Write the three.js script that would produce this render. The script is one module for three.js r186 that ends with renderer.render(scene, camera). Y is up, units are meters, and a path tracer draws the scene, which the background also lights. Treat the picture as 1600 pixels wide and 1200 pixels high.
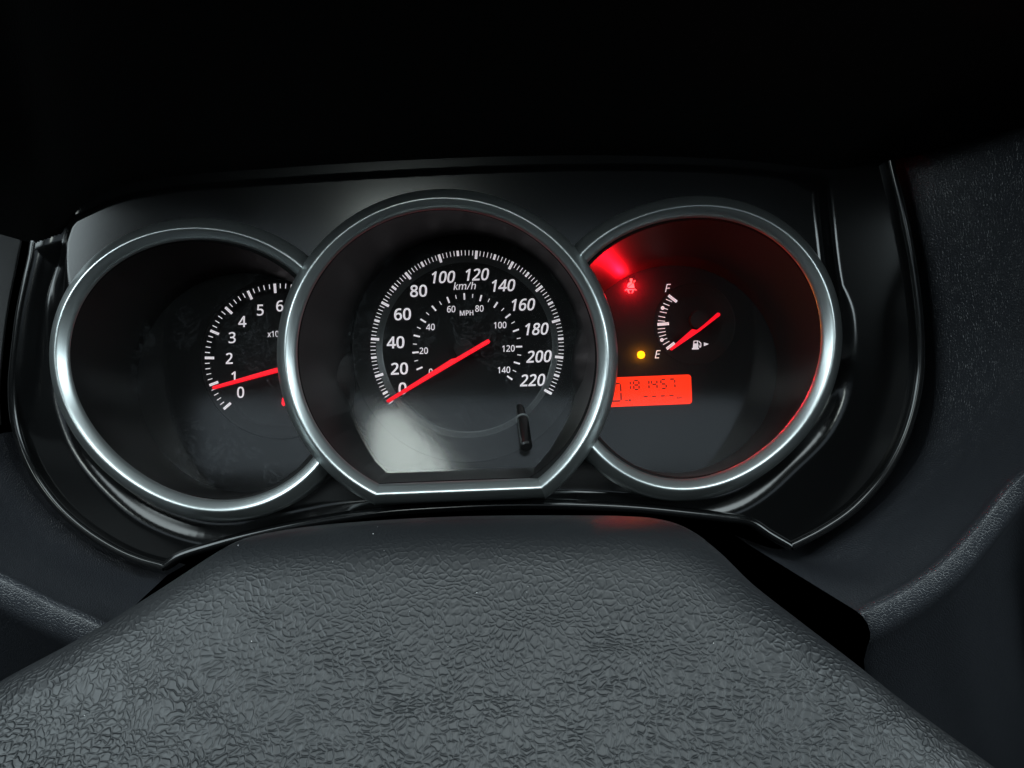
import * as THREE from 'three';
import { FontLoader } from 'three/addons/loaders/FontLoader.js';
import { RectAreaLightUniformsLib } from 'three/addons/lights/RectAreaLightUniformsLib.js';
import { mergeGeometries } from 'three/addons/utils/BufferGeometryUtils.js';

// ---------------------------------------------------------------- camera, light, exposure
const D = 0.34, S = 0.00026;                      // camera to cluster plane, metres per photo pixel on that plane
const scene = new THREE.Scene();
scene.background = new THREE.Color(0x000000);
const camera = new THREE.PerspectiveCamera(2 * Math.atan(600 * S / D) * 180 / Math.PI, 4 / 3, 0.01, 20);
camera.position.set(0, 0, D);
camera.lookAt(0, 0, 0);
const renderer = new THREE.WebGLRenderer({ antialias: true });
renderer.toneMapping = THREE.LinearToneMapping;
renderer.toneMappingExposure = 1.0;
renderer.shadowMap.enabled = true;
RectAreaLightUniformsLib.init();

const V = (x, y, z) => new THREE.Vector3(x, y, z);
const P = (px, py, z) => V((px - 800) * S * (D - z) / D, (600 - py) * S * (D - z) / D, z);
const K = z => S * (D - z) / D;

// daylight enters the dark cabin through its windows, all of them behind or beside the camera
function carWindow(name, pos, target, w, h, color, glow, power, corner = 0.06) {
  const s = new THREE.Shape(), a = w / 2, b = h / 2, r = Math.min(corner, a, b);
  s.moveTo(-a + r, -b); s.lineTo(a - r, -b); s.quadraticCurveTo(a, -b, a, -b + r); s.lineTo(a, b - r); s.quadraticCurveTo(a, b, a - r, b);
  s.lineTo(-a + r, b); s.quadraticCurveTo(-a, b, -a, b - r); s.lineTo(-a, -b + r); s.quadraticCurveTo(-a, -b, -a + r, -b);
  const g = new THREE.ExtrudeGeometry(s, { depth: 0.004, bevelEnabled: false, curveSegments: 12 });
  const c = new THREE.Color().setRGB(...color);
  const m = new THREE.Mesh(g, new THREE.MeshStandardMaterial({ color: 0x101214, roughness: 0.3, emissive: c, emissiveIntensity: glow }));
  m.name = name; m.position.copy(pos); m.lookAt(target); m.userData = { kind: 'structure' };
  m.castShadow = m.receiveShadow = true;
  scene.add(m);
  if (power > 0) {
    const l = new THREE.RectAreaLight(c, power, w, h);
    const dir = target.clone().sub(pos).normalize();
    l.position.copy(pos).addScaledVector(dir, 0.012); l.lookAt(target);
    scene.add(l);
  }
  return m;
}
carWindow('rear_window', V(-0.10, 0.225, 1.64), V(-0.10, 0.1, 0), 1.36, 0.25, [0.72, 0.88, 1.0], 0.4, 0.4);
carWindow('side_window', V(-0.53, 0.32, 0.375), V(0, 0.12, 0.345), 0.46, 0.4, [0.80, 0.95, 1.0], 0.3, 5.5);
carWindow('side_window_001', V(0.90, 0.33, 0.48), V(0, 0.12, 0.40), 0.7, 0.4, [0.80, 0.95, 1.0], 0.3, 6.0);
carWindow('windscreen', V(0.12, 0.46, 0.14), V(0.12, -0.44, 0.57), 1.3, 0.85, [0.84, 0.96, 1.0], 0.3, 1.2);
carWindow('sunroof', V(0.05, 0.62, 0.78), V(0.05, 0, 0.70), 0.75, 0.5, [0.84, 0.97, 1.0], 0.3, 6.0);
carWindow('rear_side_window', V(-0.80, 0.31, 0.86), V(-0.1, 0.1, 0.3), 0.36, 0.36, [0.80, 0.95, 1.0], 0.5, 7.0);
carWindow('rear_side_window_001', V(1.0, 0.31, 1.1), V(0.1, 0.1, 0.3), 0.5, 0.36, [0.80, 0.95, 1.0], 0.5, 7.0);
{ // strip of bright rear door glass left free beside the front seat
  const pts = [[-0.342, 0.24], [-0.336, 0.18], [-0.322, 0.145], [-0.295, 0.13], [-0.262, 0.152], [-0.225, 0.21], [-0.188, 0.263], [-0.157, 0.336], [-0.14, 0.37], [-0.14, 0.40], [-0.342, 0.40]];
  const g = new THREE.ExtrudeGeometry(new THREE.Shape(pts.map(p => new THREE.Vector2(...p))), { depth: 0.004, bevelEnabled: false });
  const m = new THREE.Mesh(g, new THREE.MeshStandardMaterial({ color: 0x101214, roughness: 0.3, emissive: new THREE.Color().setRGB(0.88, 1.0, 0.96), emissiveIntensity: 11 }));
  m.name = 'rear_door_window'; m.position.z = 1.6; m.userData = { kind: 'structure' }; scene.add(m);
  const l = new THREE.RectAreaLight(new THREE.Color().setRGB(0.88, 1.0, 0.96), 0.6, 0.14, 0.18); l.position.set(-0.265, 0.30, 1.59); l.lookAt(0, 0, 0); scene.add(l);
}

// ---------------------------------------------------------------- textures
let seed = 7;
const rnd = () => { seed = (seed * 1664525 + 1013904223) >>> 0; return seed / 4294967296; };
function dataTex(n, fn, tile, srgb = false) {
  const a = new Uint8Array(n * n * 4);
  for (let y = 0; y < n; y++) for (let x = 0; x < n; x++) {
    const v = fn(x / n, y / n), i = (y * n + x) * 4;
    a[i] = a[i + 1] = a[i + 2] = Math.max(0, Math.min(255, v * 255)); a[i + 3] = 255;
  }
  const t = new THREE.DataTexture(a, n, n);
  t.wrapS = t.wrapT = THREE.RepeatWrapping; t.magFilter = THREE.LinearFilter; t.minFilter = THREE.LinearMipmapLinearFilter;
  t.generateMipmaps = true; t.needsUpdate = true; t.repeat.set(1 / tile, 1 / tile);
  if (srgb) t.colorSpace = THREE.SRGBColorSpace;
  return t;
}
function lattice(n) { const a = new Float32Array(n * n); for (let i = 0; i < a.length; i++) a[i] = rnd(); return a; }
function tileNoise(n) {                            // tileable value noise with n cells a side
  const a = lattice(n), sm = t => t * t * (3 - 2 * t);
  return (u, v) => {
    const x = ((u % 1) + 1) % 1 * n, y = ((v % 1) + 1) % 1 * n, i = Math.floor(x), j = Math.floor(y), f = sm(x - i), g = sm(y - j);
    const i1 = (i + 1) % n, j1 = (j + 1) % n, i0 = i % n, j0 = j % n;
    return (a[j0 * n + i0] * (1 - f) + a[j0 * n + i1] * f) * (1 - g) + (a[j1 * n + i0] * (1 - f) + a[j1 * n + i1] * f) * g;
  };
}
function leather(cells, jitter, n, tile) {         // pebbled grain: irregular cells parted by creases
  const px = lattice(cells), py = lattice(cells), hh = lattice(cells), w1 = tileNoise(12), w2 = tileNoise(12), fine = tileNoise(150);
  return dataTex(n, (u, v) => {
    const x = (u + (w1(u, v) - 0.5) * 0.03) * cells, y = (v + (w2(u, v) - 0.5) * 0.03) * cells, ci = Math.floor(x), cj = Math.floor(y);
    let f1 = 9, f2 = 9, h = 0;
    for (let dj = -1; dj <= 1; dj++) for (let di = -1; di <= 1; di++) {
      const i = ((ci + di) % cells + cells) % cells, j = ((cj + dj) % cells + cells) % cells, k = j * cells + i;
      const dx = ci + di + 0.5 + (px[k] - 0.5) * jitter - x, dy = cj + dj + 0.5 + (py[k] - 0.5) * jitter - y, d = Math.hypot(dx, dy);
      if (d < f1) { f2 = f1; f1 = d; h = hh[k]; } else if (d < f2) f2 = d;
    }
    const e = Math.min(1, (f2 - f1) / 0.42), p = e * (2 - e);
    return p * (0.62 + 0.28 * h) + 0.08 * fine(u, v);
  }, tile);
}
const padGrain = (() => {                          // one sheet for the whole cover: grain is moulded shallow along its upper edge
  const n = 2048, cells = 128, px = lattice(cells), py = lattice(cells), hh = lattice(cells), w1 = tileNoise(30), w2 = tileNoise(30), w3 = tileNoise(170), w4 = tileNoise(170), lo = tileNoise(40), fine = tileNoise(400);
  return dataTex(n, (u, v) => {
    const x = (u + (w1(u, v) - 0.5) * 0.016 + (w3(u, v) - 0.5) * 0.005) * cells, y = (v + (w2(u, v) - 0.5) * 0.016 + (w4(u, v) - 0.5) * 0.005) * cells, ci = Math.floor(x), cj = Math.floor(y);
    let f1 = 9, f2 = 9, h = 0;
    for (let dj = -1; dj <= 1; dj++) for (let di = -1; di <= 1; di++) {
      const i = ((ci + di) % cells + cells) % cells, j = ((cj + dj) % cells + cells) % cells, k = j * cells + i;
      const dx = ci + di + 0.5 + (px[k] - 0.5) * 0.95 - x, dy = cj + dj + 0.5 + (py[k] - 0.5) * 0.95 - y, d = Math.hypot(dx, dy);
      if (d < f1) { f2 = f1; f1 = d; h = hh[k]; } else if (d < f2) f2 = d;
    }
    const e = f2 - f1, ridge = Math.exp(-e * e / 0.075) * (0.55 + 0.55 * lo(u, v));
    const q = Math.min(1, Math.max(0, (0.90 - v) / 0.28)), depth = 0.10 + 0.9 * q * q * (3 - 2 * q);
    return 0.25 + depth * (0.5 * ridge + 0.22 * f1 * f1 + 0.10 * (1 - h) * (1 - Math.exp(-e * e / 0.2))) + 0.05 * fine(u, v);
  }, 0.26);
})();
const dashGrain = leather(46, 0.9, 1024, 0.052);
const smudge = (() => {                            // smeared wiping marks and dust specks on the clear covers
  const a = tileNoise(5), b = tileNoise(11), c = tileNoise(34), d = tileNoise(120), st = tileNoise(60);
  const specks = []; for (let i = 0; i < 110; i++) specks.push([rnd(), rnd(), 0.0012 + 0.0026 * rnd() * rnd()]);
  return dataTex(1024, (u, v) => {
    // wiped streaks made of fine dried grains, with gaps between them, and separate lint specks
    const streak = c(u * 2 + 0.15 * b(u, v), v * 3 + 0.3 * b(v, u)), grain = d(u * 3, v * 3), patch = 0.5 * a(u, v) + 0.5 * b(u, v);
    let w = patch > 0.5 && streak > 0.56 && grain > 0.45 ? 0.05 + 0.10 * (grain - 0.45) : 0.002;
    for (const [x, y, r] of specks) { const q = Math.hypot(u - x, v - y) / r; if (q < 1) w += 0.5 * (1 - q * q); }
    return w;
  }, 0.11);
})();

// ---------------------------------------------------------------- materials
const lin = (r, g, b) => new THREE.Color().setRGB(r, g, b);
const mat = o => new THREE.MeshStandardMaterial({ side: THREE.DoubleSide, ...o });
const M = {
  ring: mat({ color: lin(0.58, 0.62, 0.62), metalness: 0.93, roughness: 0.31 }),
  bezel: mat({ color: lin(0.004, 0.0041, 0.0043), roughness: 0.14 }),
  wall: mat({ color: lin(0.010, 0.010, 0.010), roughness: 0.42 }),
  gasket: new THREE.MeshPhysicalMaterial({ side: THREE.DoubleSide, specularIntensity: 0.3, color: lin(0.006, 0.006, 0.006), roughness: 0.75 }),
  dial: new THREE.MeshPhysicalMaterial({ side: THREE.DoubleSide, specularIntensity: 0.35, color: lin(0.009, 0.0092, 0.0095), roughness: 0.6 }),
  chamfer: mat({ color: lin(0.05, 0.055, 0.055), roughness: 0.3 }),
  hub: new THREE.MeshPhysicalMaterial({ color: lin(0.012, 0.012, 0.012), roughness: 0.5, specularIntensity: 0.4 }),
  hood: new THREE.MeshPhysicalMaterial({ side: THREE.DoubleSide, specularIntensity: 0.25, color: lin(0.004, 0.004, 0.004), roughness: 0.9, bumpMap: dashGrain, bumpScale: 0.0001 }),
  fascia: mat({ color: lin(0.027, 0.029, 0.034), roughness: 0.3, bumpMap: dashGrain, bumpScale: 0.00016 }),
  sidePanel: mat({ color: lin(0.030, 0.030, 0.031), roughness: 0.6 }),
  pad: mat({ color: lin(0.0095, 0.0105, 0.012), roughness: 0.44, bumpMap: padGrain, bumpScale: 0.0005 }),
  shroud: new THREE.MeshPhysicalMaterial({ side: THREE.DoubleSide, specularIntensity: 0.3, color: lin(0.005, 0.005, 0.005), roughness: 0.8 }),
  print: mat({ color: lin(0.75, 0.72, 0.74), roughness: 0.6, emissive: lin(0.55, 0.51, 0.54), emissiveIntensity: 1 }),
  needle: mat({ color: lin(0.3, 0.002, 0.006), roughness: 0.35, emissive: lin(1.0, 0.001, 0.014), emissiveIntensity: 1.0 }),
  redIcon: mat({ color: lin(0.4, 0.05, 0.05), emissive: lin(1.0, 0.16, 0.14), emissiveIntensity: 1.7 }),
  redLamp: mat({ color: lin(0.4, 0.02, 0.02), emissive: lin(1.0, 0.005, 0.02), emissiveIntensity: 1.5 }),
  amber: mat({ color: lin(0.4, 0.2, 0.02), emissive: lin(1.0, 0.36, 0.0), emissiveIntensity: 1.2 }),
  lens: new THREE.MeshPhysicalMaterial({ color: 0xffffff, roughness: 0.09, transmission: 1, thickness: 0, ior: 1.52, side: THREE.DoubleSide }),
  dust: mat({ color: lin(0.42, 0.45, 0.48), roughness: 1, transparent: true, alphaMap: smudge }),
  speck: mat({ color: lin(0.6, 0.6, 0.6), roughness: 1 }),
  collar: mat({ color: lin(0.25, 0.27, 0.27), roughness: 0.3 }),
  knob: mat({ color: lin(0.012, 0.012, 0.012), roughness: 0.22 }),
};

// ---------------------------------------------------------------- helpers
function mesh(name, geo, m, parent) {
  const o = new THREE.Mesh(geo, m); o.name = name; o.castShadow = o.receiveShadow = true; parent.add(o); return o;
}
function group(name, parent, data) { const g = new THREE.Group(); g.name = name; if (data) g.userData = data; parent.add(g); return g; }
function gridGeo(rows, closed = false) {           // rows of equally many points -> one smooth sheet, uv in metres
  const n = rows[0].length, w = closed ? n + 1 : n, pos = [], uv = [], idx = [];
  const vs = new Float32Array(w);
  for (let r = 0; r < rows.length; r++) {
    let u = 0;
    for (let i = 0; i < w; i++) {
      const p = rows[r][i % n];
      if (i) u += p.distanceTo(rows[r][(i - 1) % n]);
      if (r) vs[i] += p.distanceTo(rows[r - 1][i % n]);
      pos.push(p.x, p.y, p.z); uv.push(u, vs[i]);
    }
  }
  for (let r = 0; r + 1 < rows.length; r++) for (let i = 0; i + 1 < w; i++) {
    const a = r * w + i, b = a + 1, c = a + w, d = c + 1; idx.push(a, b, d, a, d, c);
  }
  const g = new THREE.BufferGeometry();
  g.setAttribute('position', new THREE.Float32BufferAttribute(pos, 3)); g.setAttribute('uv', new THREE.Float32BufferAttribute(uv, 2));
  g.setIndex(idx); g.computeVertexNormals();
  const nr = g.attributes.normal; let s = 0; for (let i = 0; i < nr.count; i++) s += nr.getZ(i);
  if (s < 0) { for (let i = 0; i < idx.length; i += 3) { const t = idx[i]; idx[i] = idx[i + 1]; idx[i + 1] = t; } g.setIndex(idx); g.computeVertexNormals(); }
  if (closed) { const q = g.attributes.normal; for (let r = 0; r < rows.length; r++) { const a = r * w, b = a + n; const m = V(q.getX(a) + q.getX(b), q.getY(a) + q.getY(b), q.getZ(a) + q.getZ(b)).normalize(); q.setXYZ(a, m.x, m.y, m.z); q.setXYZ(b, m.x, m.y, m.z); } }
  return g;
}
function smoothPts(pts, n, closed = false) {       // Catmull-Rom through pixel (or px, py, z) points
  const c = new THREE.CatmullRomCurve3(pts.map(p => V(p[0], p[1], p[2] || 0)), closed, 'centripetal');
  return c.getSpacedPoints(n).map(p => [p.x, p.y, p.z]);
}
function sweepRows(crest, profile, closed, startN, endN) {   // profile: [outward offset, dz] in metres
  const n = crest.length, nor = [];
  for (let i = 0; i < n; i++) {
    const a = crest[closed ? (i - 1 + n) % n : Math.max(0, i - 1)], b = crest[closed ? (i + 1) % n : Math.min(n - 1, i + 1)];
    const dx = b.x - a.x, dy = b.y - a.y, l = Math.hypot(dx, dy) || 1; nor.push([-dy / l, dx / l]);
  }
  if (startN) nor[0] = startN; if (endN) nor[n - 1] = endN;
  return profile.map(([o, dz]) => crest.map((p, i) => V(p.x + nor[i][0] * o, p.y + nor[i][1] * o, p.z + dz)));
}
const segDist = (x, y, a, b) => { const dx = b[0] - a[0], dy = b[1] - a[1], t = Math.max(0, Math.min(1, ((x - a[0]) * dx + (y - a[1]) * dy) / (dx * dx + dy * dy || 1))); return Math.hypot(x - a[0] - t * dx, y - a[1] - t * dy); };
function sdPoly(x, y, poly) {                      // > 0 inside
  let d = 1e9, inside = false;
  for (let i = 0, j = poly.length - 1; i < poly.length; j = i++) {
    const a = poly[j], b = poly[i]; d = Math.min(d, segDist(x, y, a, b));
    if ((a[1] > y) !== (b[1] > y) && x < (b[0] - a[0]) * (y - a[1]) / (b[1] - a[1]) + a[0]) inside = !inside;
  }
  return inside ? d : -d;
}
const sstep = t => { t = Math.max(0, Math.min(1, t)); return t * t * t * (t * (6 * t - 15) + 10); };

// ---------------------------------------------------------------- outlines of the three gauges (pixels of the photograph on the cluster plane)
const four = (co, th) => { let r = co[0]; for (let k = 1; 2 * k < co.length; k++) r += co[2 * k - 1] * Math.cos(k * th) + co[2 * k] * Math.sin(k * th); return r; };
const GL = { c: [320, 575], co: [225.0, -1.35, -0.41, 4.76, 9.18, -2.22, -2.49] };
const GR = { c: [1080, 540], co: [221.99, 0.95, -1.25, 0.2, -3.98, 0.52, -4.6, -0.05, 1.63] };
const CC = [697, 555], CA = 252, CB = 245, CANG = 18 * Math.PI / 180;
const centreAt = th => { const t = th - CANG; return CA * CB / Math.hypot(CB * Math.cos(t), CA * Math.sin(t)); };
const inCentre = (x, y, grow) => { const dx = x - CC[0], dy = y - CC[1]; return Math.hypot(dx, dy) < centreAt(Math.atan2(dy, dx)) + grow; };
const CL = [587, 773], CR = [846, 763];            // ends of the flat foot of the middle ring
const flatY = x => CL[1] + (CR[1] - CL[1]) * (x - CL[0]) / (CR[0] - CL[0]);
const ZC = 0.012, ZS = 0.005, ZF = -0.05;           // crest heights of the rings, depth of the dial faces

const cluster = group('instrument_cluster', scene, { label: 'black car instrument cluster with three silver-ringed gauges and glowing red needles', category: 'instrument cluster' });

// ---------------------------------------------------------------- bezel: black moulded panel, rings stand on a raised plinth
const lipL = smoothPts([[50, 378], [47, 400], [38, 440], [28, 490], [21, 545], [16, 605], [20, 660], [33, 705], [54, 748], [88, 793], [130, 830], [180, 861], [218, 877], [254, 887]], 90);
const lipB = smoothPts([[254, 887], [275, 872], [320, 857], [390, 838], [480, 819], [600, 801], [700, 794], [800, 790], [900, 791], [1000, 796], [1080, 804], [1130, 810], [1175, 817], [1205, 836], [1238, 855]], 120);
const lipR = smoothPts([[1238, 855], [1290, 828], [1335, 797], [1375, 755], [1405, 708], [1426, 655], [1438, 600], [1441, 550], [1437, 480], [1426, 400], [1412, 330], [1400, 280], [1393, 250]], 90);
const topLine = smoothPts([[100, 378], [112, 345], [135, 332], [180, 312], [250, 297], [400, 284], [550, 274], [700, 266], [850, 261], [1000, 260], [1150, 265], [1240, 276], [1282, 290]], 90);
const plinth = [...topLine, ...smoothPts([[1282, 290], [1287, 340], [1296, 420], [1312, 520], [1309, 600], [1284, 662], [1230, 720], [1190, 757], [1150, 781], [1100, 792], [1000, 782], [880, 775], [700, 782], [600, 789], [520, 802], [440, 818], [370, 832], [310, 829], [230, 798], [165, 742], [128, 690], [104, 620], [94, 540], [94, 450], [100, 378]], 160)];
const zOut = y => -0.0065, zIn = y => -0.0100 * sstep((y - 470) / 170);
const outline = [...lipL, ...lipB, ...lipR, [1393, 235], [1290, 225], [700, 225], [250, 262], [130, 320], [98, 366], [54, 382]];
{
  const step = 2, x0 = 4, x1 = 1456, y0 = 232, y1 = 900, nx = Math.round((x1 - x0) / step) + 1, ny = Math.round((y1 - y0) / step) + 1;
  const pos = [], uv = [], keep = [], idx = [];
  for (let j = 0; j < ny; j++) for (let i = 0; i < nx; i++) {
    const x = x0 + i * step, y = y0 + j * step, d = sdPoly(x, y, plinth), o = sdPoly(x, y, outline);
    const e = Math.max(sstep((y - 380) / 120), 0.6 * sstep((x - 1215) / 60)), mid = 1 - 0.6 * sstep((x - 500) / 90) * (1 - sstep((x - 960) / 120)), lo = 3 + 27 * e * mid, wd = 9 + 45 * e * mid, up = sstep((d + lo) / wd);
    const hOut = zOut(y);
    let z = hOut + (zIn(y) - hOut) * up + 0.004 * (1 - sstep(o / 60)) * (1 - up) * (1 - sstep((x - 60) / 80)) * (1 - sstep((y - 560) / 160));
    const p = P(x, y, z); pos.push(p.x, p.y, p.z); uv.push(p.x, p.y);
    let hole = inCentre(x, y, -8) && y < flatY(x) - 8;
    for (const G of [GL, GR]) { const dx = x - G.c[0], dy = y - G.c[1]; if (Math.hypot(dx, dy) < four(G.co, Math.atan2(dy, dx)) - 8) hole = true; }
    keep.push(o > -3 && !hole);
  }
  for (let j = 0; j + 1 < ny; j++) for (let i = 0; i + 1 < nx; i++) {
    const a = j * nx + i, b = a + 1, c = a + nx, d = c + 1;
    if (keep[a] && keep[b] && keep[c] && keep[d]) idx.push(a, c, b, b, c, d);
  }
  const g = new THREE.BufferGeometry();
  g.setAttribute('position', new THREE.Float32BufferAttribute(pos, 3)); g.setAttribute('uv', new THREE.Float32BufferAttribute(uv, 2)); g.setIndex(idx); g.computeVertexNormals();
  mesh('bezel_panel', g, M.bezel, cluster);
}
{ // rounded lip that closes the bezel all round
  const prof = []; for (let k = 0; k <= 10; k++) { const a = Math.PI * (k / 10) * 1.0; prof.push([Math.cos(a) * 0.0019, -0.0019 + Math.sin(a) * 0.0019]); }
  prof.unshift([0.0019, -0.012]); prof.push([-0.0019, -0.010]);
  for (const [nm, c, zz] of [['lip', lipL, -0.0045], ['lip', lipB, -0.0045], ['lip', lipR, -0.0045]])
    mesh(nm, gridGeo(sweepRows(c.map(q => P(q[0], q[1], zz + 0.009 + zOut(q[1]))), prof)), M.bezel, cluster);
}

// ---------------------------------------------------------------- rings
const ringProfile = (skirt, w = 1) => [[5.4 * w, -skirt], [5.3 * w, -5.6], [4.3 * w, -4.0], [3.2 * w, -2.55], [2.2 * w, -1.6], [1.3 * w, -0.74], [0.7 * w, -0.27], [0.3 * w, -0.05], [0, 0], [-0.3 * w, -0.05], [-0.7 * w, -0.26], [-1.3 * w, -0.72], [-2.2 * w, -1.55], [-3.0 * w, -2.35], [-3.7 * w, -3.2], [-4.0 * w, -4.2]].map(p => [p[0] / 1000, p[1] / 1000]);
function outwardRows(crest, profile, centre, closed) {
  const rows = sweepRows(crest, profile, closed);
  const c = P(centre[0], centre[1], crest[0].z), m = Math.floor(crest.length / 2);
  if (rows[0][m].distanceTo(c) < rows[rows.length - 1][m].distanceTo(c)) return sweepRows(crest, profile.map(([o, z]) => [-o, z]), closed);
  return rows;
}
const tach = group('tachometer', cluster), speedo = group('speedometer', cluster), fuel = group('fuel_gauge', cluster);
tach.userData.label = 'rev counter dial partly hidden by the middle ring';
speedo.userData.label = 'large middle speedometer with flat-footed silver ring';
fuel.userData.label = 'fuel gauge with warning lamps and orange trip display';
for (const [G, grp] of [[GL, tach], [GR, fuel]]) {
  let start = -1; const N = 360, ok = [];
  for (let i = 0; i < N; i++) { const th = i / N * Math.PI * 2, r = four(G.co, th), x = G.c[0] + r * Math.cos(th), y = G.c[1] + r * Math.sin(th); ok.push(!inCentre(x, y, -6)); }
  for (let i = 0; i < N; i++) if (ok[i] && !ok[(i + N - 1) % N]) start = i;
  const crest = [];
  for (let i = start; ok[i % N] && i < start + N; i++) { const th = i / N * Math.PI * 2, r = four(G.co, th); crest.push(P(G.c[0] + r * Math.cos(th), G.c[1] + r * Math.sin(th), ZS)); }
  mesh('silver_ring', gridGeo(outwardRows(crest, ringProfile(16), G.c, false)), M.ring, grp);
}
{ // middle ring: an arc and a flat foot, mitred at the two corners
  const a0 = Math.atan2(CR[1] - CC[1], CR[0] - CC[0]), a1 = Math.atan2(CL[1] - CC[1], CL[0] - CC[0]), pts = [], N = 260;
  for (let i = 0; i <= N; i++) { const th = a0 - (i / N) * (2 * Math.PI - (a1 - a0)), s = i / N; let r = centreAt(th); const e = Math.hypot(CR[0] - CC[0], CR[1] - CC[1]) - centreAt(a0), f = Math.hypot(CL[0] - CC[0], CL[1] - CC[1]) - centreAt(a1);
    r += e * Math.exp(-s * 14) + f * Math.exp(-(1 - s) * 14); pts.push(P(CC[0] + r * Math.cos(th), CC[1] + r * Math.sin(th), ZC)); }
  const foot = []; for (let i = 0; i <= 20; i++) foot.push(pts[N].clone().lerp(pts[0], i / 20));
  const nrm = (a, b) => { const l = Math.hypot(b.x - a.x, b.y - a.y); return [-(b.y - a.y) / l, (b.x - a.x) / l]; };
  const miter = (n, m) => { const x = n[0] + m[0], y = n[1] + m[1], k = 2 / (x * x + y * y); return [x * k, y * k]; };
  const nf = nrm(foot[0], foot[20]), mL = miter(nrm(pts[N - 1], pts[N]), nf), mR = miter(nf, nrm(pts[0], pts[1]));
  const c = P(CC[0], CC[1], ZC), test = pts[50].clone().add(V(nrm(pts[50], pts[51])[0] * 0.01, nrm(pts[50], pts[51])[1] * 0.01, 0));
  const sg = test.distanceTo(c) > pts[50].distanceTo(c) ? 1 : -1, prof = ringProfile(22, 0.92).map(([o, z]) => [o * sg, z]);
  mesh('silver_ring', mergeGeometries([gridGeo(sweepRows(pts, prof, false, mR, mL)), gridGeo(sweepRows(foot, prof, false, mL, mR))]), M.ring, speedo);
}

// ---------------------------------------------------------------- gauge wells: walls run back from the rings to the dial faces
const NT = 720;
function rayPoly(c, th, poly) {
  let best = 1e9; const ux = Math.cos(th), uy = Math.sin(th);
  for (let i = 0; i < poly.length; i++) { const a = poly[i], b = poly[(i + 1) % poly.length], ex = b[0] - a[0], ey = b[1] - a[1], den = ux * ey - uy * ex; if (Math.abs(den) < 1e-9) continue;
    const t = ((a[0] - c[0]) * ey - (a[1] - c[1]) * ex) / den, s = ((a[0] - c[0]) * uy - (a[1] - c[1]) * ux) / den; if (t > 0 && s >= -1e-6 && s <= 1 + 1e-6) best = Math.min(best, t); }
  return best;
}
const circlePts = (cx, cy, r, n = 240) => Array.from({ length: n }, (_, i) => [cx + r * Math.cos(i / n * 2 * Math.PI), cy + r * Math.sin(i / n * 2 * Math.PI)]);
const speedFloor = (() => { const p = []; for (let i = 0; i <= 60; i++) { const a = -Math.PI * i / 60; p.push([727 + 178 * Math.cos(a), 545 + 178 * Math.sin(a)]); }
  return [...p, [547, 590], [551, 640], [560, 666], [572, 688], [590, 718], [608, 736], [836, 729], [860, 700], [880, 666], [894, 640], [903, 590]]; })();
function well(grp, c, openAt, zOpen, floorC, floorPoly, zFloor, lensT, smeared) {
  const A = [], B = []; for (let i = 0; i < NT; i++) { const th = i / NT * 2 * Math.PI; const r = openAt(th); A.push([c[0] + r * Math.cos(th), c[1] + r * Math.sin(th)]); const q = rayPoly(floorC, th, floorPoly); B.push([floorC[0] + q * Math.cos(th), floorC[1] + q * Math.sin(th)]); }
  const ring = (t, z, out = 0) => A.map((a, i) => { const b = B[i], x = a[0] + (b[0] - a[0]) * t, y = a[1] + (b[1] - a[1]) * t, dx = x - c[0], dy = y - c[1], l = Math.hypot(dx, dy); return P(x + dx / l * out, y + dy / l * out, z); });
  const zz = t => zOpen + (zFloor - zOpen) * t;
  mesh('gasket', gridGeo([ring(0, zOpen + 0.0006, 9), ring(0, zOpen, 2), ring(0, zOpen - 0.0004, -3), ring(0.02, zz(0.03), -5), ring(0.05, zz(0.06), -4)], true), M.gasket, grp);
  mesh('well_wall', gridGeo([ring(0.05, zz(0.06), -4), ring(0.25, zz(0.25)), ring(0.5, zz(0.5)), ring(0.75, zz(0.75)), ring(0.97, zz(0.97)), ring(1, zFloor - 0.002)], true), M.wall, grp);
  // clear cover, bowed so that its foot faces upwards
  const rim = ring(lensT, zz(lensT)), mid = V(0, 0, 0); rim.forEach(p => mid.add(p)); mid.divideScalar(NT);
  const rows = []; for (let k = 0; k <= 24; k++) rows.push(rim.map(p => { const q = mid.clone().lerp(p, Math.max(0.001, k / 24)); q.z = -0.0461 + 1.9 * (q.y - 0.004) ** 2; return q; }));
  const lg = gridGeo(rows, true), u = lg.attributes.uv, lp = lg.attributes.position; for (let i = 0; i < u.count; i++) u.setXY(i, lp.getX(i) + 0.3, lp.getY(i) + 0.2);
  mesh('clear_cover', lg, M.lens, grp);
  if (smeared) { const dg = lg.clone(); dg.translate(0, 0, 0.0003); mesh('dust_film', dg, M.dust, grp); }
}
const sideOpen = G => th => { // the well mouth stops under the middle ring
  let r = four(G.co, th) - 15; const ux = Math.cos(th), uy = Math.sin(th);
  for (let t = 60; t < r; t += 1) if (inCentre(G.c[0] + ux * t, G.c[1] + uy * t, -3)) { r = t; break; }
  return r;
};
const midPoly = (() => { const p = []; for (let i = 0; i < 360; i++) { const th = i / 360 * 2 * Math.PI, r = centreAt(th) - 13; let x = CC[0] + r * Math.cos(th), y = CC[1] + r * Math.sin(th); const f = flatY(x) - 13; if (y > f) y = f; p.push([x, y]); } return p; })();
well(tach, GL.c, sideOpen(GL), ZS - 0.0036, [387, 598], circlePts(387, 598, 171), ZF - 0.001, 0.8, true);
well(fuel, GR.c, sideOpen(GR), ZS - 0.0036, [1052, 577], circlePts(1052, 577, 161), ZF - 0.001, 0.8);
well(speedo, [700, 560], th => rayPoly([700, 560], th, midPoly), ZC - 0.0036, [720, 560], speedFloor, ZF, 0.86, true);

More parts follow.
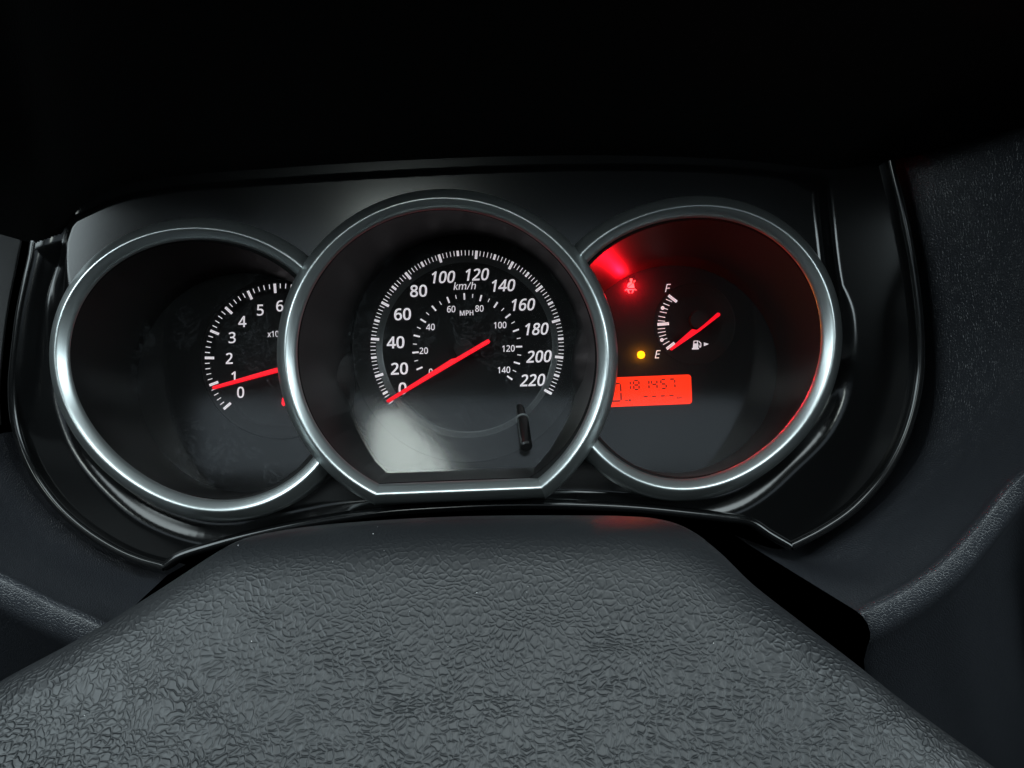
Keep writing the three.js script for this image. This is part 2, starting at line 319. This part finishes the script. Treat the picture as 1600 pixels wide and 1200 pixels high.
// ---------------------------------------------------------------- dial faces
const kf = K(ZF);
function dialFace(grp, cx, cy, prof, backR, z = ZF) {   // profile: [radius px, dz metres]
  const g = new THREE.LatheGeometry(prof.map(([r, dz]) => new THREE.Vector2(Math.max(r, 0.01) * kf, dz)), 160); g.rotateX(Math.PI / 2);
  const o = mesh('dial_face', g, M.dial, grp); o.position.copy(P(cx, cy, z)); return o;
}
function ringBand(grp, name, cx, cy, prof, m, z = ZF) {
  const g = new THREE.LatheGeometry(prof.map(([r, dz]) => new THREE.Vector2(r * kf, dz)), 160); g.rotateX(Math.PI / 2);
  const o = mesh(name, g, m, grp); o.position.copy(P(cx, cy, z)); return o;
}
function floorPlate(grp, ox, oy, R, cx, cy, r, z) {
  const ring = (x, y, q) => circlePts(x, y, q, 120).map(p => { const w = P(p[0], p[1], z); return new THREE.Vector2(w.x, w.y); });
  const s = new THREE.Shape(ring(ox, oy, R)); s.holes.push(new THREE.Path(ring(cx, cy, r)));
  const g = new THREE.ExtrudeGeometry(s, { depth: 0.001, bevelEnabled: false }); g.translate(0, 0, z - 0.001); return mesh('floor_plate', g, M.dial, grp);
}
const bold = await new FontLoader().loadAsync('fonts/droid/droid_sans_bold.typeface.json');
const regular = await new FontLoader().loadAsync('fonts/droid/droid_sans_regular.typeface.json');
const capOf = f => { if (!f.cap) { const g = new THREE.ShapeGeometry(f.generateShapes('H', 1)); g.computeBoundingBox(); f.cap = g.boundingBox.max.y - g.boundingBox.min.y; } return f.cap; };
function print(grp, name, text, px, py, capPx, z, { slant = 0, font = regular, roll = 0.035, fat = 1, m = M.print, weight = 0 } = {}) {
  const k = K(z), size = capPx * k / capOf(font), shapes = font.generateShapes(text, size);
  const g = new THREE.ExtrudeGeometry(shapes, { depth: 0.00006, bevelEnabled: weight > 0, bevelThickness: 0.00001, bevelSize: weight * k, bevelSegments: 1, curveSegments: 6 });
  g.applyMatrix4(new THREE.Matrix4().makeShear(0, 0, slant, 0, 0, 0));
  g.computeBoundingBox(); const b = g.boundingBox; g.translate(-(b.min.x + b.max.x) / 2, -(b.min.y + b.max.y) / 2, 0); g.scale(fat, 1, 1);
  const o = mesh(name, g, m, grp); o.position.copy(P(px, py, z)); o.rotation.z = roll; return o;
}
const tickGeos = new Map();
function tick(grp, cx, cy, deg, r0, r1, w, z) {
  const k = K(z), key = [r1 - r0, w].join();
  if (!tickGeos.has(key)) tickGeos.set(key, new THREE.BoxGeometry(w * k, (r1 - r0) * k, 0.00008));
  const a = deg * Math.PI / 180, rm = (r0 + r1) / 2, o = mesh('tick_mark', tickGeos.get(key), M.print, grp);
  o.position.copy(P(cx + rm * Math.sin(a), cy - rm * Math.cos(a), z + 0.00008)); o.rotation.z = -a; return o;
}
function bar(grp, name, pts, z, depth, m, bevel = 0.00025) { // flat-sided piece from an outline in pixels
  const s = new THREE.Shape(pts.map(p => { const q = P(p[0], p[1], z); return new THREE.Vector2(q.x, q.y); }));
  const g = new THREE.ExtrudeGeometry(s, { depth, bevelEnabled: bevel > 0, bevelSize: bevel, bevelThickness: bevel, bevelSegments: 2, bevelOffset: -bevel, curveSegments: 8 });
  g.translate(0, 0, z); return mesh(name, g, m, grp);
}

// speedometer
{
  const cx = 730, cy = 542, rec = -0.0016;
  dialFace(speedo, cx, cy, [[0, rec + 0.0006], [87, rec + 0.0006], [88.5, rec], [133, rec]], 0);
  ringBand(speedo, 'chamfer_ring', cx, cy, [[133, rec], [135, rec + 0.0002], [140.5, -0.0002], [142, 0]], M.chamfer);
  ringBand(speedo, 'dial_rim', cx, cy, [[142, 0], [160, 0], [177, 0.0003], [178.5, 0.0006], [181, 0.0006], [182, 0], [230, 0]], M.dial);
  for (let v = 4; v <= 220; v += 2) { const deg = -130.6 + v * 1.135; if (v % 20 === 0) tick(speedo, cx, cy, deg, 138, 151, 4, ZF + 0.0003); else if (v % 10 === 0) tick(speedo, cx, cy, deg, 142.5, 151, 3.6, ZF); else tick(speedo, cx, cy, deg, 143, 151, 1.15, ZF); }
  for (let v = 10; v <= 140; v += 5) { const deg = -3.2 + (v - 70) * 1.83; tick(speedo, 730, 544, deg, v % 10 ? 79 : 76, v % 10 ? 85 : 86, v % 10 ? 1.3 : 2.6, ZF + rec + 0.0006); }
  const big = [['0', 629, 607], ['20', 624, 576], ['40', 618, 535], ['60', 629, 491], ['80', 654, 454.5], ['100', 693, 433], ['120', 746, 429], ['140', 787, 446], ['160', 818, 476], ['180', 839, 514], ['200', 842, 557], ['220', 832, 594]];
  big.forEach(([t, x, y], i) => print(speedo, 'numeral', t, x, y, 17.5, ZF + rec + 0.0001, { slant: i > 4 ? 0.2 : 0.04, weight: 0.45, fat: i > 4 ? 0.97 : 1.04 }));
  for (const [t, x, y] of [['0', 673, 581], ['20', 662, 548], ['40', 672.5, 511], ['60', 705, 483], ['80', 749, 482], ['100', 781.5, 508], ['120', 794.5, 544.5], ['140', 787.5, 578]]) print(speedo, 'numeral', t, x, y, 9.6, ZF + rec + 0.0007, { slant: 0.05, weight: 0.15, fat: 0.95 });
  print(speedo, 'unit_lettering', 'km/h', 726, 446.5, 11, ZF + rec + 0.0001, { slant: 0.2, weight: 0.1 });
  print(speedo, 'unit_lettering', 'MPH', 729, 489, 7.6, ZF + rec + 0.0007, { weight: 0.12 });
  const hub = new THREE.CylinderGeometry(15 * kf, 16 * kf, 0.004, 48); hub.rotateX(Math.PI / 2);
  mesh('needle_hub', hub, M.hub, speedo).position.copy(P(725, 544, ZF + 0.0015));
  bar(speedo, 'needle', [[764, 530.5], [766, 533.5], [764.5, 536.5], [714, 566], [607.5, 629], [604, 627.5], [605, 624.5], [706, 560.5], [712, 559.5], [761, 530.5]], ZF + 0.006, 0.0006, M.needle);
  // trip knob: a rod through the cover
  const a = P(811, 632, ZF + 0.001), b = P(816.5, 655, ZF + 0.012), c = P(822.5, 697, ZF + 0.030), q = (p, r0, r1, m) => { const d = m.clone().sub(p), g = new THREE.CylinderGeometry(r1, r0, d.length(), 32, 1); g.translate(0, d.length() / 2, 0); g.applyQuaternion(new THREE.Quaternion().setFromUnitVectors(V(0, 1, 0), d.clone().normalize())); g.translate(p.x, p.y, p.z); return g; };
  const d = c.clone().sub(b).normalize(), c1 = c.clone().addScaledVector(d, 0.0007);
  const col = new THREE.TorusGeometry(0.0026, 0.00045, 10, 36); col.applyQuaternion(new THREE.Quaternion().setFromUnitVectors(V(0, 0, 1), d)); col.translate(b.x, b.y, b.z); mesh('knob_collar', col, M.collar, speedo);
  mesh('trip_knob', mergeGeometries([q(a, 0.0019, 0.0021, b), q(b, 0.0025, 0.0026, c), q(c, 0.0026, 0.0019, c1)]), M.knob, speedo);
}
// tachometer
{
  const cx = 438, cy = 561, z = ZF - 0.001, rec = -0.0012;
  dialFace(tach, cx, cy, [[0, rec + 0.0005], [67, rec + 0.0005], [68.5, rec], [102, rec], [107, -0.0001], [109, 0], [121, 0], [122.5, 0.0008], [125, 0.0008], [126, 0]], 0, z);
  floorPlate(tach, 387, 598, 175, cx, cy, 126, z);
  for (let v = 0; v <= 40; v++) { const deg = -131.5 + v * 4.24; tick(tach, cx, cy, deg, v % 5 ? 110.5 : 103.5, 118, v % 5 ? 1.3 : 4, v % 5 ? z : z + 0.0002); }
  for (const [t, x, y] of [['0', 376, 613], ['1', 365, 589], ['2', 358, 560], ['3', 362.5, 527.5], ['4', 378.5, 502.5], ['5', 406.5, 484.5], ['6', 437, 478], ['7', 470, 487], ['8', 496, 508]]) print(tach, 'numeral', t, x, y, 16.5, z + rec + 0.0001, { slant: 0.04, weight: 0.3 });
  print(tach, 'unit_lettering', 'x1000r/min', 447, 521, 9, z + rec + 0.0007, { weight: 0.1, fat: 0.9 });
  bar(tach, 'needle', [[480, 562], [482, 566], [480, 570], [334, 608.5], [332, 606.5], [333, 603.5], [420, 578]], ZF + 0.006, 0.0006, M.needle);
  const hub = new THREE.CylinderGeometry(15 * kf, 16 * kf, 0.004, 48); hub.rotateX(Math.PI / 2);
  mesh('needle_hub', hub, M.hub, tach).position.copy(P(446, 566, ZF + 0.0015));
  // small red lamp low on the dial
  const zi = z + rec + 0.0007;
  bar(tach, 'warning_lamp', [[441, 622], [446, 619], [447, 624], [451, 626], [453, 633], [446, 632], [443, 635], [440, 631]], zi, 0.00006, M.redLamp, 0);
  const l = new THREE.PointLight(new THREE.Color(1, 0.02, 0.05), 0.00002); l.position.copy(P(447, 627, zi + 0.003)); l.shadow.radius = 0.05; l.castShadow = true; tach.add(l);
}
// fuel gauge, lamps and trip display
{
  const z = ZF - 0.001, cx = 1085, cy = 506;
  dialFace(fuel, cx, cy, [[0, -0.0016], [42, -0.0016], [45, -0.0006], [62, -0.0004], [64, 0]], 0, z);
  floorPlate(fuel, 1052, 577, 165, cx, cy, 64, z);
  const T = (x0, y0, x1, y1, w) => { const X0 = 880 + x0 * 0.2, Y0 = 360 + y0 * 0.2, X1 = 880 + x1 * 0.2, Y1 = 360 + y1 * 0.2, dx = X1 - X0, dy = Y1 - Y0, l = Math.hypot(dx, dy), nx = -dy / l * w / 2, ny = dx / l * w / 2; bar(fuel, 'tick_mark', [[X0 + nx, Y0 + ny], [X1 + nx, Y1 + ny], [X1 - nx, Y1 - ny], [X0 - nx, Y0 - ny]], z + 0.0001, 0.00006, M.print, 0); };
  T(822, 508, 888, 558, 4.4); T(808, 926, 870, 878, 4.4); T(736, 735, 826, 728, 4.6);
  for (const a of [[803, 538, 850, 558], [783, 570, 830, 588], [785, 607, 818, 618], [755, 635, 808, 645], [745, 670, 797, 680], [740, 704, 795, 710], [738, 770, 795, 765], [740, 800, 800, 790], [750, 830, 803, 815], [778, 855, 812, 842], [780, 893, 830, 865]]) T(...a, 1.2);
  for (const [x, y] of [[777, 606], [771, 856]]) bar(fuel, 'tick_dot', circlePts(880 + x * 0.2, 360 + y * 0.2, 2.9, 20), z + 0.0001, 0.00007, M.print, 0);
  print(fuel, 'full_letter', 'F', 1043.6, 450, 12.5, z + 0.0001, { slant: 0.25 });
  print(fuel, 'empty_letter', 'E', 1027.6, 553.6, 12.5, z + 0.0001, { slant: 0.25 });
  bar(fuel, 'needle', [[1121, 488.5], [1124.5, 489.5], [1125, 493], [1094, 517], [1049.5, 547.5], [1046.5, 546.5], [1047, 544.5], [1081, 514.5], [1089, 515.5], [1100, 507]], ZF + 0.004, 0.0006, M.needle);
  const hub = new THREE.CylinderGeometry(14 * kf, 15 * kf, 0.003, 48); hub.rotateX(Math.PI / 2);
  mesh('needle_hub', hub, M.hub, fuel).position.copy(P(1092, 500, ZF));
  // pump symbol and arrow
  const pump = new THREE.Shape(), U = (x, y) => { const q = P(880 + x * 0.2, 360 + y * 0.2, z); return [q.x, q.y]; };
  const poly = pts => { const s = new THREE.Shape(); pts.forEach((p, i) => i ? s.lineTo(...U(...p)) : s.moveTo(...U(...p))); return s; };
  const body = poly([[1018, 862], [1052, 860], [1052, 918], [1058, 918], [1058, 930], [1005, 930], [1005, 920], [1012, 918]]); body.holes.push(poly([[1024, 868], [1023, 884], [1045, 883], [1045, 867]]));
  const hose = poly([[1058, 862], [1078, 880], [1079, 905], [1070, 918], [1060, 912], [1056, 892], [1062, 892], [1065, 908], [1070, 908], [1072, 885], [1056, 868]]);
  const arrow = poly([[1098, 875], [1138, 888], [1098, 904]]);
  const pg = mergeGeometries([body, hose, arrow].map(s => new THREE.ExtrudeGeometry(s, { depth: 0.00006, bevelEnabled: false }))); pg.translate(0, 0, z + 0.0002);
  mesh('fuel_pump_symbol', pg, M.print, fuel);
  // seat belt lamp
  const W = (x, y) => { const q = P(960 + x / 20, 420 + y / 20, z); return [q.x, q.y]; };
  const wp = pts => { const s = new THREE.Shape(); pts.forEach((p, i) => i ? s.lineTo(...W(...p)) : s.moveTo(...W(...p))); return s; };
  const belt = [circlePts(520, 345, 45, 18), [[495, 385], [545, 385], [545, 430], [560, 445], [425, 565], [400, 580], [405, 500], [440, 440], [495, 425]], [[575, 455], [600, 470], [625, 600], [420, 600], [430, 580]], [[585, 415], [630, 355], [660, 375], [605, 440]], [[320, 670], [390, 610], [410, 640], [345, 695]], [[620, 615], [690, 660], [675, 685], [615, 645]], [[400, 640], [615, 640], [590, 720], [555, 770], [525, 765], [560, 700], [560, 665], [455, 665], [455, 710], [485, 765], [450, 770], [410, 710]]].map(wp);
  const bg = mergeGeometries(belt.map(s => new THREE.ExtrudeGeometry(s, { depth: 0.00006, bevelEnabled: false }))); bg.translate(0, 0, z + 0.0002);
  mesh('seat_belt_lamp', bg, M.redIcon, fuel);
  const lamp = (px, py, h, col, pw, size = 0.04) => { const l = new THREE.PointLight(new THREE.Color().setRGB(...col), pw); l.position.copy(P(px, py, z + h)); l.shadow.radius = size; l.castShadow = true; fuel.add(l); };
  lamp(985, 448, 0.0026, [1, 0.002, 0.012], 0.0028);
  bar(fuel, 'amber_lamp', circlePts(1001.6, 554.4, 6, 28), z + 0.0001, 0.0002, M.amber, 0);
  lamp(1001.6, 554.4, 0.0022, [1, 0.30, 0.01], 0.0004);
  // a further red lamp lies behind the edge of the middle ring and reddens the well wall
  bar(fuel, 'warning_lamp', circlePts(912, 452, 8, 24), z + 0.0001, 0.0002, M.redLamp, 0);
  lamp(926, 430, 0.007, [1, 0, 0.003], 0.0024, 0.25);
  // trip display
  const lcdZ = z + 0.0004, w = 180, h = 46, cv = document.createElement('canvas'); cv.width = 1440; cv.height = 368;
  const x = cv.getContext('2d'); x.fillStyle = '#ff2a00'; x.fillRect(0, 0, 1440, 368);
  const dark = '#240000'; x.strokeStyle = dark; x.fillStyle = dark; x.lineCap = 'butt';
  const segs = { 0: 'abcdef', 1: 'bc', 4: 'bcfg', 5: 'acdfg', 7: 'abc', 8: 'abcdefg' };
  const digit = (ch, X, Y, dw, dh, lw) => { x.lineWidth = lw; const g = lw * 0.6, m = Y + dh / 2, line = (a, b, c, d) => { x.beginPath(); x.moveTo(a, b); x.lineTo(c, d); x.stroke(); };
    for (const s of segs[ch]) ({ a: () => line(X + g, Y, X + dw - g, Y), b: () => line(X + dw, Y + g, X + dw, m - g), c: () => line(X + dw, m + g, X + dw, Y + dh - g), d: () => line(X + g, Y + dh, X + dw - g, Y + dh), e: () => line(X, m + g, X, Y + dh - g), f: () => line(X, Y + g, X, m - g), g: () => line(X + g, m, X + dw - g, m) })[s](); };
  const cxp = px => (px - 900.5) * 8;                 // photo pixel -> canvas
  [['1', 977], ['8', 990.5], ['1', 1006], ['4', 1018.5], ['5', 1033], ['7', 1046.5]].forEach(([c, px]) => digit(c, cxp(px), 50, 66, 112, 17));
  digit('0', cxp(930), 78, (970 - 930) * 8, 218, 17);
  for (const px of [1008, 1021.5, 1035, 1048.5]) x.fillRect(cxp(px) - 24, 248, 52, 15);
  x.font = 'bold 44px sans-serif'; x.fillText('km', cxp(1057), 300); x.fillRect(cxp(976), 288, 36, 12); x.beginPath(); x.arc(cxp(983.5), 294, 14, 0, 7); x.fill();
  const tex = new THREE.CanvasTexture(cv); tex.colorSpace = THREE.SRGBColorSpace;
  const kk = K(lcdZ), sh = new THREE.Shape(), a = w / 2 * kk, b = h / 2 * kk, r = 6 * kk;
  sh.moveTo(-a, -b); sh.lineTo(a - r, -b); sh.quadraticCurveTo(a, -b, a, -b + r); sh.lineTo(a, b - r); sh.quadraticCurveTo(a, b, a - r, b); sh.lineTo(-a, b);
  const lg = new THREE.ExtrudeGeometry(sh, { depth: 0.0002, bevelEnabled: false }), lu = lg.attributes.uv, lp = lg.attributes.position;
  for (let i = 0; i < lu.count; i++) lu.setXY(i, lp.getX(i) / (2 * a) + 0.5, lp.getY(i) / (2 * b) + 0.5);
  const lcd = mesh('trip_display', lg, mat({ color: lin(0.1, 0.01, 0), roughness: 0.4, emissive: lin(1, 1, 1), emissiveMap: tex, emissiveIntensity: 1.3 }), fuel);
  lcd.position.copy(P(990.5, 611.5, lcdZ)); lcd.rotation.z = 0.04;
  const rl = new THREE.RectAreaLight(new THREE.Color().setRGB(1, 0.03, 0.005), 0.06, 2 * a, 2 * b); rl.position.copy(lcd.position).add(V(0, 0, 0.0008)); rl.rotation.y = Math.PI; fuel.add(rl);
}

// ---------------------------------------------------------------- dashboard: hood above, padded cowl left and right
const dash = group('dashboard', scene, { label: 'black grained dashboard cowl and hood around the instrument cluster', category: 'dashboard' });
function cowl(name, rows, edge, n, m) {             // rows: [inner x, y, z, ridge x, y, z]
  const inner = smoothPts(rows.map(r => [r[0], r[1], r[2] * 1e4]), n), ridge = smoothPts(rows.map(r => [r[3], r[4], r[5] * 1e4]), n);
  const out = [];
  const at = (i, t) => { const a = inner[i], b = ridge[i]; return P(a[0] + (b[0] - a[0]) * t, a[1] + (b[1] - a[1]) * t, (a[2] + (b[2] - a[2]) * (t * (0.75 + 0.25 * t))) / 1e4); };
  out.push(inner.map((p, i) => at(i, 0).add(V(0, 0, -0.02))));
  for (const t of [0, 0.02, 0.1, 0.25, 0.4, 0.55, 0.7, 0.8, 0.88, 0.94]) out.push(inner.map((p, i) => at(i, t)));
  // rounded ridge, then the surface falls away below it
  const bend = (i, d, dz, dy) => { const a = inner[i], b = ridge[i], e = at(i, 0.97), f = P(b[0], b[1], b[2] / 1e4), o = f.clone().sub(P(a[0], a[1], b[2] / 1e4)); o.z = 0; o.normalize(); return f.addScaledVector(o, d).add(V(0, dy, dz)); };
  for (const [d, dz, dy] of edge) out.push(inner.map((p, i) => bend(i, d, dz, dy)));
  return mesh(name, gridGeo(out), m, dash);
}
const fall = [[-0.001, 0, 0], [0.0012, 0.0012, -0.0006], [0.003, 0.0016, -0.0022], [0.0042, 0.0012, -0.0045], [0.0048, -0.0002, -0.007], [0.005, -0.003, -0.0105], [0.008, -0.012, -0.017], [0.03, -0.05, -0.045], [0.09, -0.14, -0.11], [0.25, -0.36, -0.28]];
cowl('cowl', [[1396, 150, -0.016, 1760, 20, 0.06], [1408, 240, -0.016, 1760, 140, 0.06], [1428, 330, -0.016, 1750, 270, 0.063], [1447, 430, -0.016, 1725, 410, 0.066], [1459, 560, -0.016, 1720, 560, 0.066], [1455, 645, -0.016, 1640, 700, 0.058], [1436, 710, -0.016, 1575, 762, 0.050], [1400, 760, -0.016, 1532, 815, 0.047], [1350, 808, -0.016, 1480, 872, 0.045], [1300, 842, -0.016, 1415, 920, 0.043], [1245, 872, -0.016, 1352, 953, 0.041], [1168, 850, -0.016, 1342, 957, 0.040]], fall, 120, M.fascia);
cowl('cowl', [[6, 676, -0.016, -120, 720, 0.05], [20, 720, -0.016, -95, 790, 0.05], [45, 762, -0.016, -60, 850, 0.05], [80, 803, -0.016, -20, 888, 0.048], [120, 838, -0.016, 30, 915, 0.047], [170, 868, -0.016, 85, 943, 0.045], [215, 886, -0.016, 130, 962, 0.044], [262, 898, -0.016, 172, 982, 0.043]], fall, 90, M.fascia);
{ // flat trim panel beside the cluster, parted from the cowl by a dark seam
  const pts = smoothPts([[38, 358], [28, 410], [14, 480], [4, 560], [0, 620], [2, 664]], 30), rows = [];
  rows.push(pts.map(p => P(p[0], p[1], -0.03)), pts.map(p => P(p[0] - 1, p[1], -0.0125)), pts.map(p => P(p[0] - 4, p[1], -0.0115)), pts.map(p => P(p[0] - 60, p[1] + 6, -0.008)), pts.map(p => P(p[0] - 160, p[1] + 16, 0.0)));
  mesh('trim_panel', gridGeo(rows), M.sidePanel, dash);
}
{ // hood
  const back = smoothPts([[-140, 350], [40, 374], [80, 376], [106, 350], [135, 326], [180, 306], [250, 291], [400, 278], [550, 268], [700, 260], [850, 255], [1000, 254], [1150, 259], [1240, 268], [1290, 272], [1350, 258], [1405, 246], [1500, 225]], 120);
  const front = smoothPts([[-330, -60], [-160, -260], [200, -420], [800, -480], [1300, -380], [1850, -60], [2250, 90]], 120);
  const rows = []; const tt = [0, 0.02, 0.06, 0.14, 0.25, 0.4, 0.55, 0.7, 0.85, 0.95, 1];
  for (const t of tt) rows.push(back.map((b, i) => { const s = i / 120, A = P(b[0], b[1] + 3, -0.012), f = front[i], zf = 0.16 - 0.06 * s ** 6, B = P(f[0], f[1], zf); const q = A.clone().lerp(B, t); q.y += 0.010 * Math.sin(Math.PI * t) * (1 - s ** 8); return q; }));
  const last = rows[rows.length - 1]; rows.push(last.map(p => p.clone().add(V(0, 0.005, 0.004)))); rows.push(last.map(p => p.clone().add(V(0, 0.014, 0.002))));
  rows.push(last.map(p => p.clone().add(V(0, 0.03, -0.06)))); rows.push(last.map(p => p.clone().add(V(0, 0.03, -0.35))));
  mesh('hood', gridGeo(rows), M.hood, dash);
}

// ---------------------------------------------------------------- steering column shroud and wheel
const shroud = group('steering_column_shroud', scene, { label: 'black plastic shroud of the steering column behind the wheel', category: 'shroud' });
{
  const rows = []; for (const [z, w, y] of [[-0.03, 0.10, -0.105], [0.0, 0.10, -0.100], [0.04, 0.095, -0.093], [0.075, 0.09, -0.090], [0.078, 0.05, -0.12]]) { const r = []; for (let i = 0; i <= 40; i++) { const a = Math.PI * i / 40; r.push(V(-0.01 - w * Math.cos(a), y - 0.03 + 0.03 * Math.sin(a) ** 0.6, z)); } rows.push(r); }
  mesh('shell', gridGeo(rows), M.shroud, shroud);
}
const padV = (y, z) => (y - z) * 0.7071 * 1.05 + 0.32;
const wheel = group('steering_hub', scene, { label: 'dark grey leather-grained steering wheel hub in front of the gauges', category: 'steering wheel' });
{
  const B = smoothPts([[-260, 1210], [-80, 1112], [0, 1065], [90, 1017], [170, 971], [240, 927], [300, 888], [340, 862], [372, 847], [420, 836], [500, 825], [600, 817], [700, 812], [800, 810], [900, 810], [980, 811], [1030, 815], [1068, 825], [1100, 843], [1130, 868], [1175, 912], [1260, 979], [1340, 1040], [1420, 1103], [1500, 1162], [1560, 1205], [1680, 1300], [1760, 1420], [1740, 1600], [1400, 1750], [760, 1800], [100, 1740], [-280, 1560], [-330, 1340]], 420, true).slice(0, 420);
  const c = [760, 1340], ts = []; for (let k = 0; k <= 60; k++) ts.push(1 - (1 - k / 60) ** 2.2);
  const zAt = (x, y) => { const s = Math.max(0, y - 805) / 400; return 0.082 + 0.058 * s - 0.012 * s * s - 0.012 * ((x - 760) / 800) ** 2; };
  const rows = ts.map(t => B.map(b => { const x = c[0] + (b[0] - c[0]) * Math.max(t, 0.002), y = c[1] + (b[1] - c[1]) * Math.max(t, 0.002); const e = -0; let d = 1e9; for (let i = 0; i < B.length; i += 2) d = Math.min(d, segDist(x, y, B[i], B[(i + 2) % B.length])); const w = 95, q = Math.max(0, 1 - d / w), roll = 0.010 * (0.45 * q ** 3 + 0.55 * (1 - Math.sqrt(Math.max(0, 1 - q ** 6)))); return P(x, y, zAt(x, y) - roll - 0); }));
  const rim = rows[rows.length - 1], mid = P(760, 1250, 0.1);
  rows.push(rim.map(p => p.clone().add(V(0, 0, -0.006)))); rows.push(rim.map(p => { const q = p.clone().lerp(mid, 0.04); q.z = p.z - 0.02; return q; })); rows.push(rim.map(p => { const q = p.clone().lerp(mid, 0.2); q.z = p.z - 0.04; return q; }));
  const g = gridGeo(rows, true), u = g.attributes.uv, p = g.attributes.position; for (let i = 0; i < u.count; i++) u.setXY(i, p.getX(i) + 0.14, padV(p.getY(i), p.getZ(i)));
  mesh('airbag_cover', g, M.pad, wheel);
  // lint on the cover
  const sp = []; for (const [x, y, r] of [[583, 834, 2], [590, 823, 1.3], [372, 852, 1.8], [520, 878, 1.4], [745, 926, 1.8], [825, 916, 1.2], [823, 925, 1.1], [393, 1002, 2.2], [600, 860, 1.1], [640, 955, 1.1], [1000, 1036, 1.6], [1115, 1005, 1.5], [132, 1118, 1.7], [253, 990, 1.2], [950, 980, 1.1], [700, 1010, 1.2]]) { const s = new THREE.IcosahedronGeometry(r * 0.3 * S, 1); const q = P(x, y, zAt(x, y) + 0.0001); s.translate(q.x, q.y, q.z); sp.push(s); }
  mesh('lint', mergeGeometries(sp), M.speck, wheel).userData.kind = 'stuff';
}
renderer.render(scene, camera);
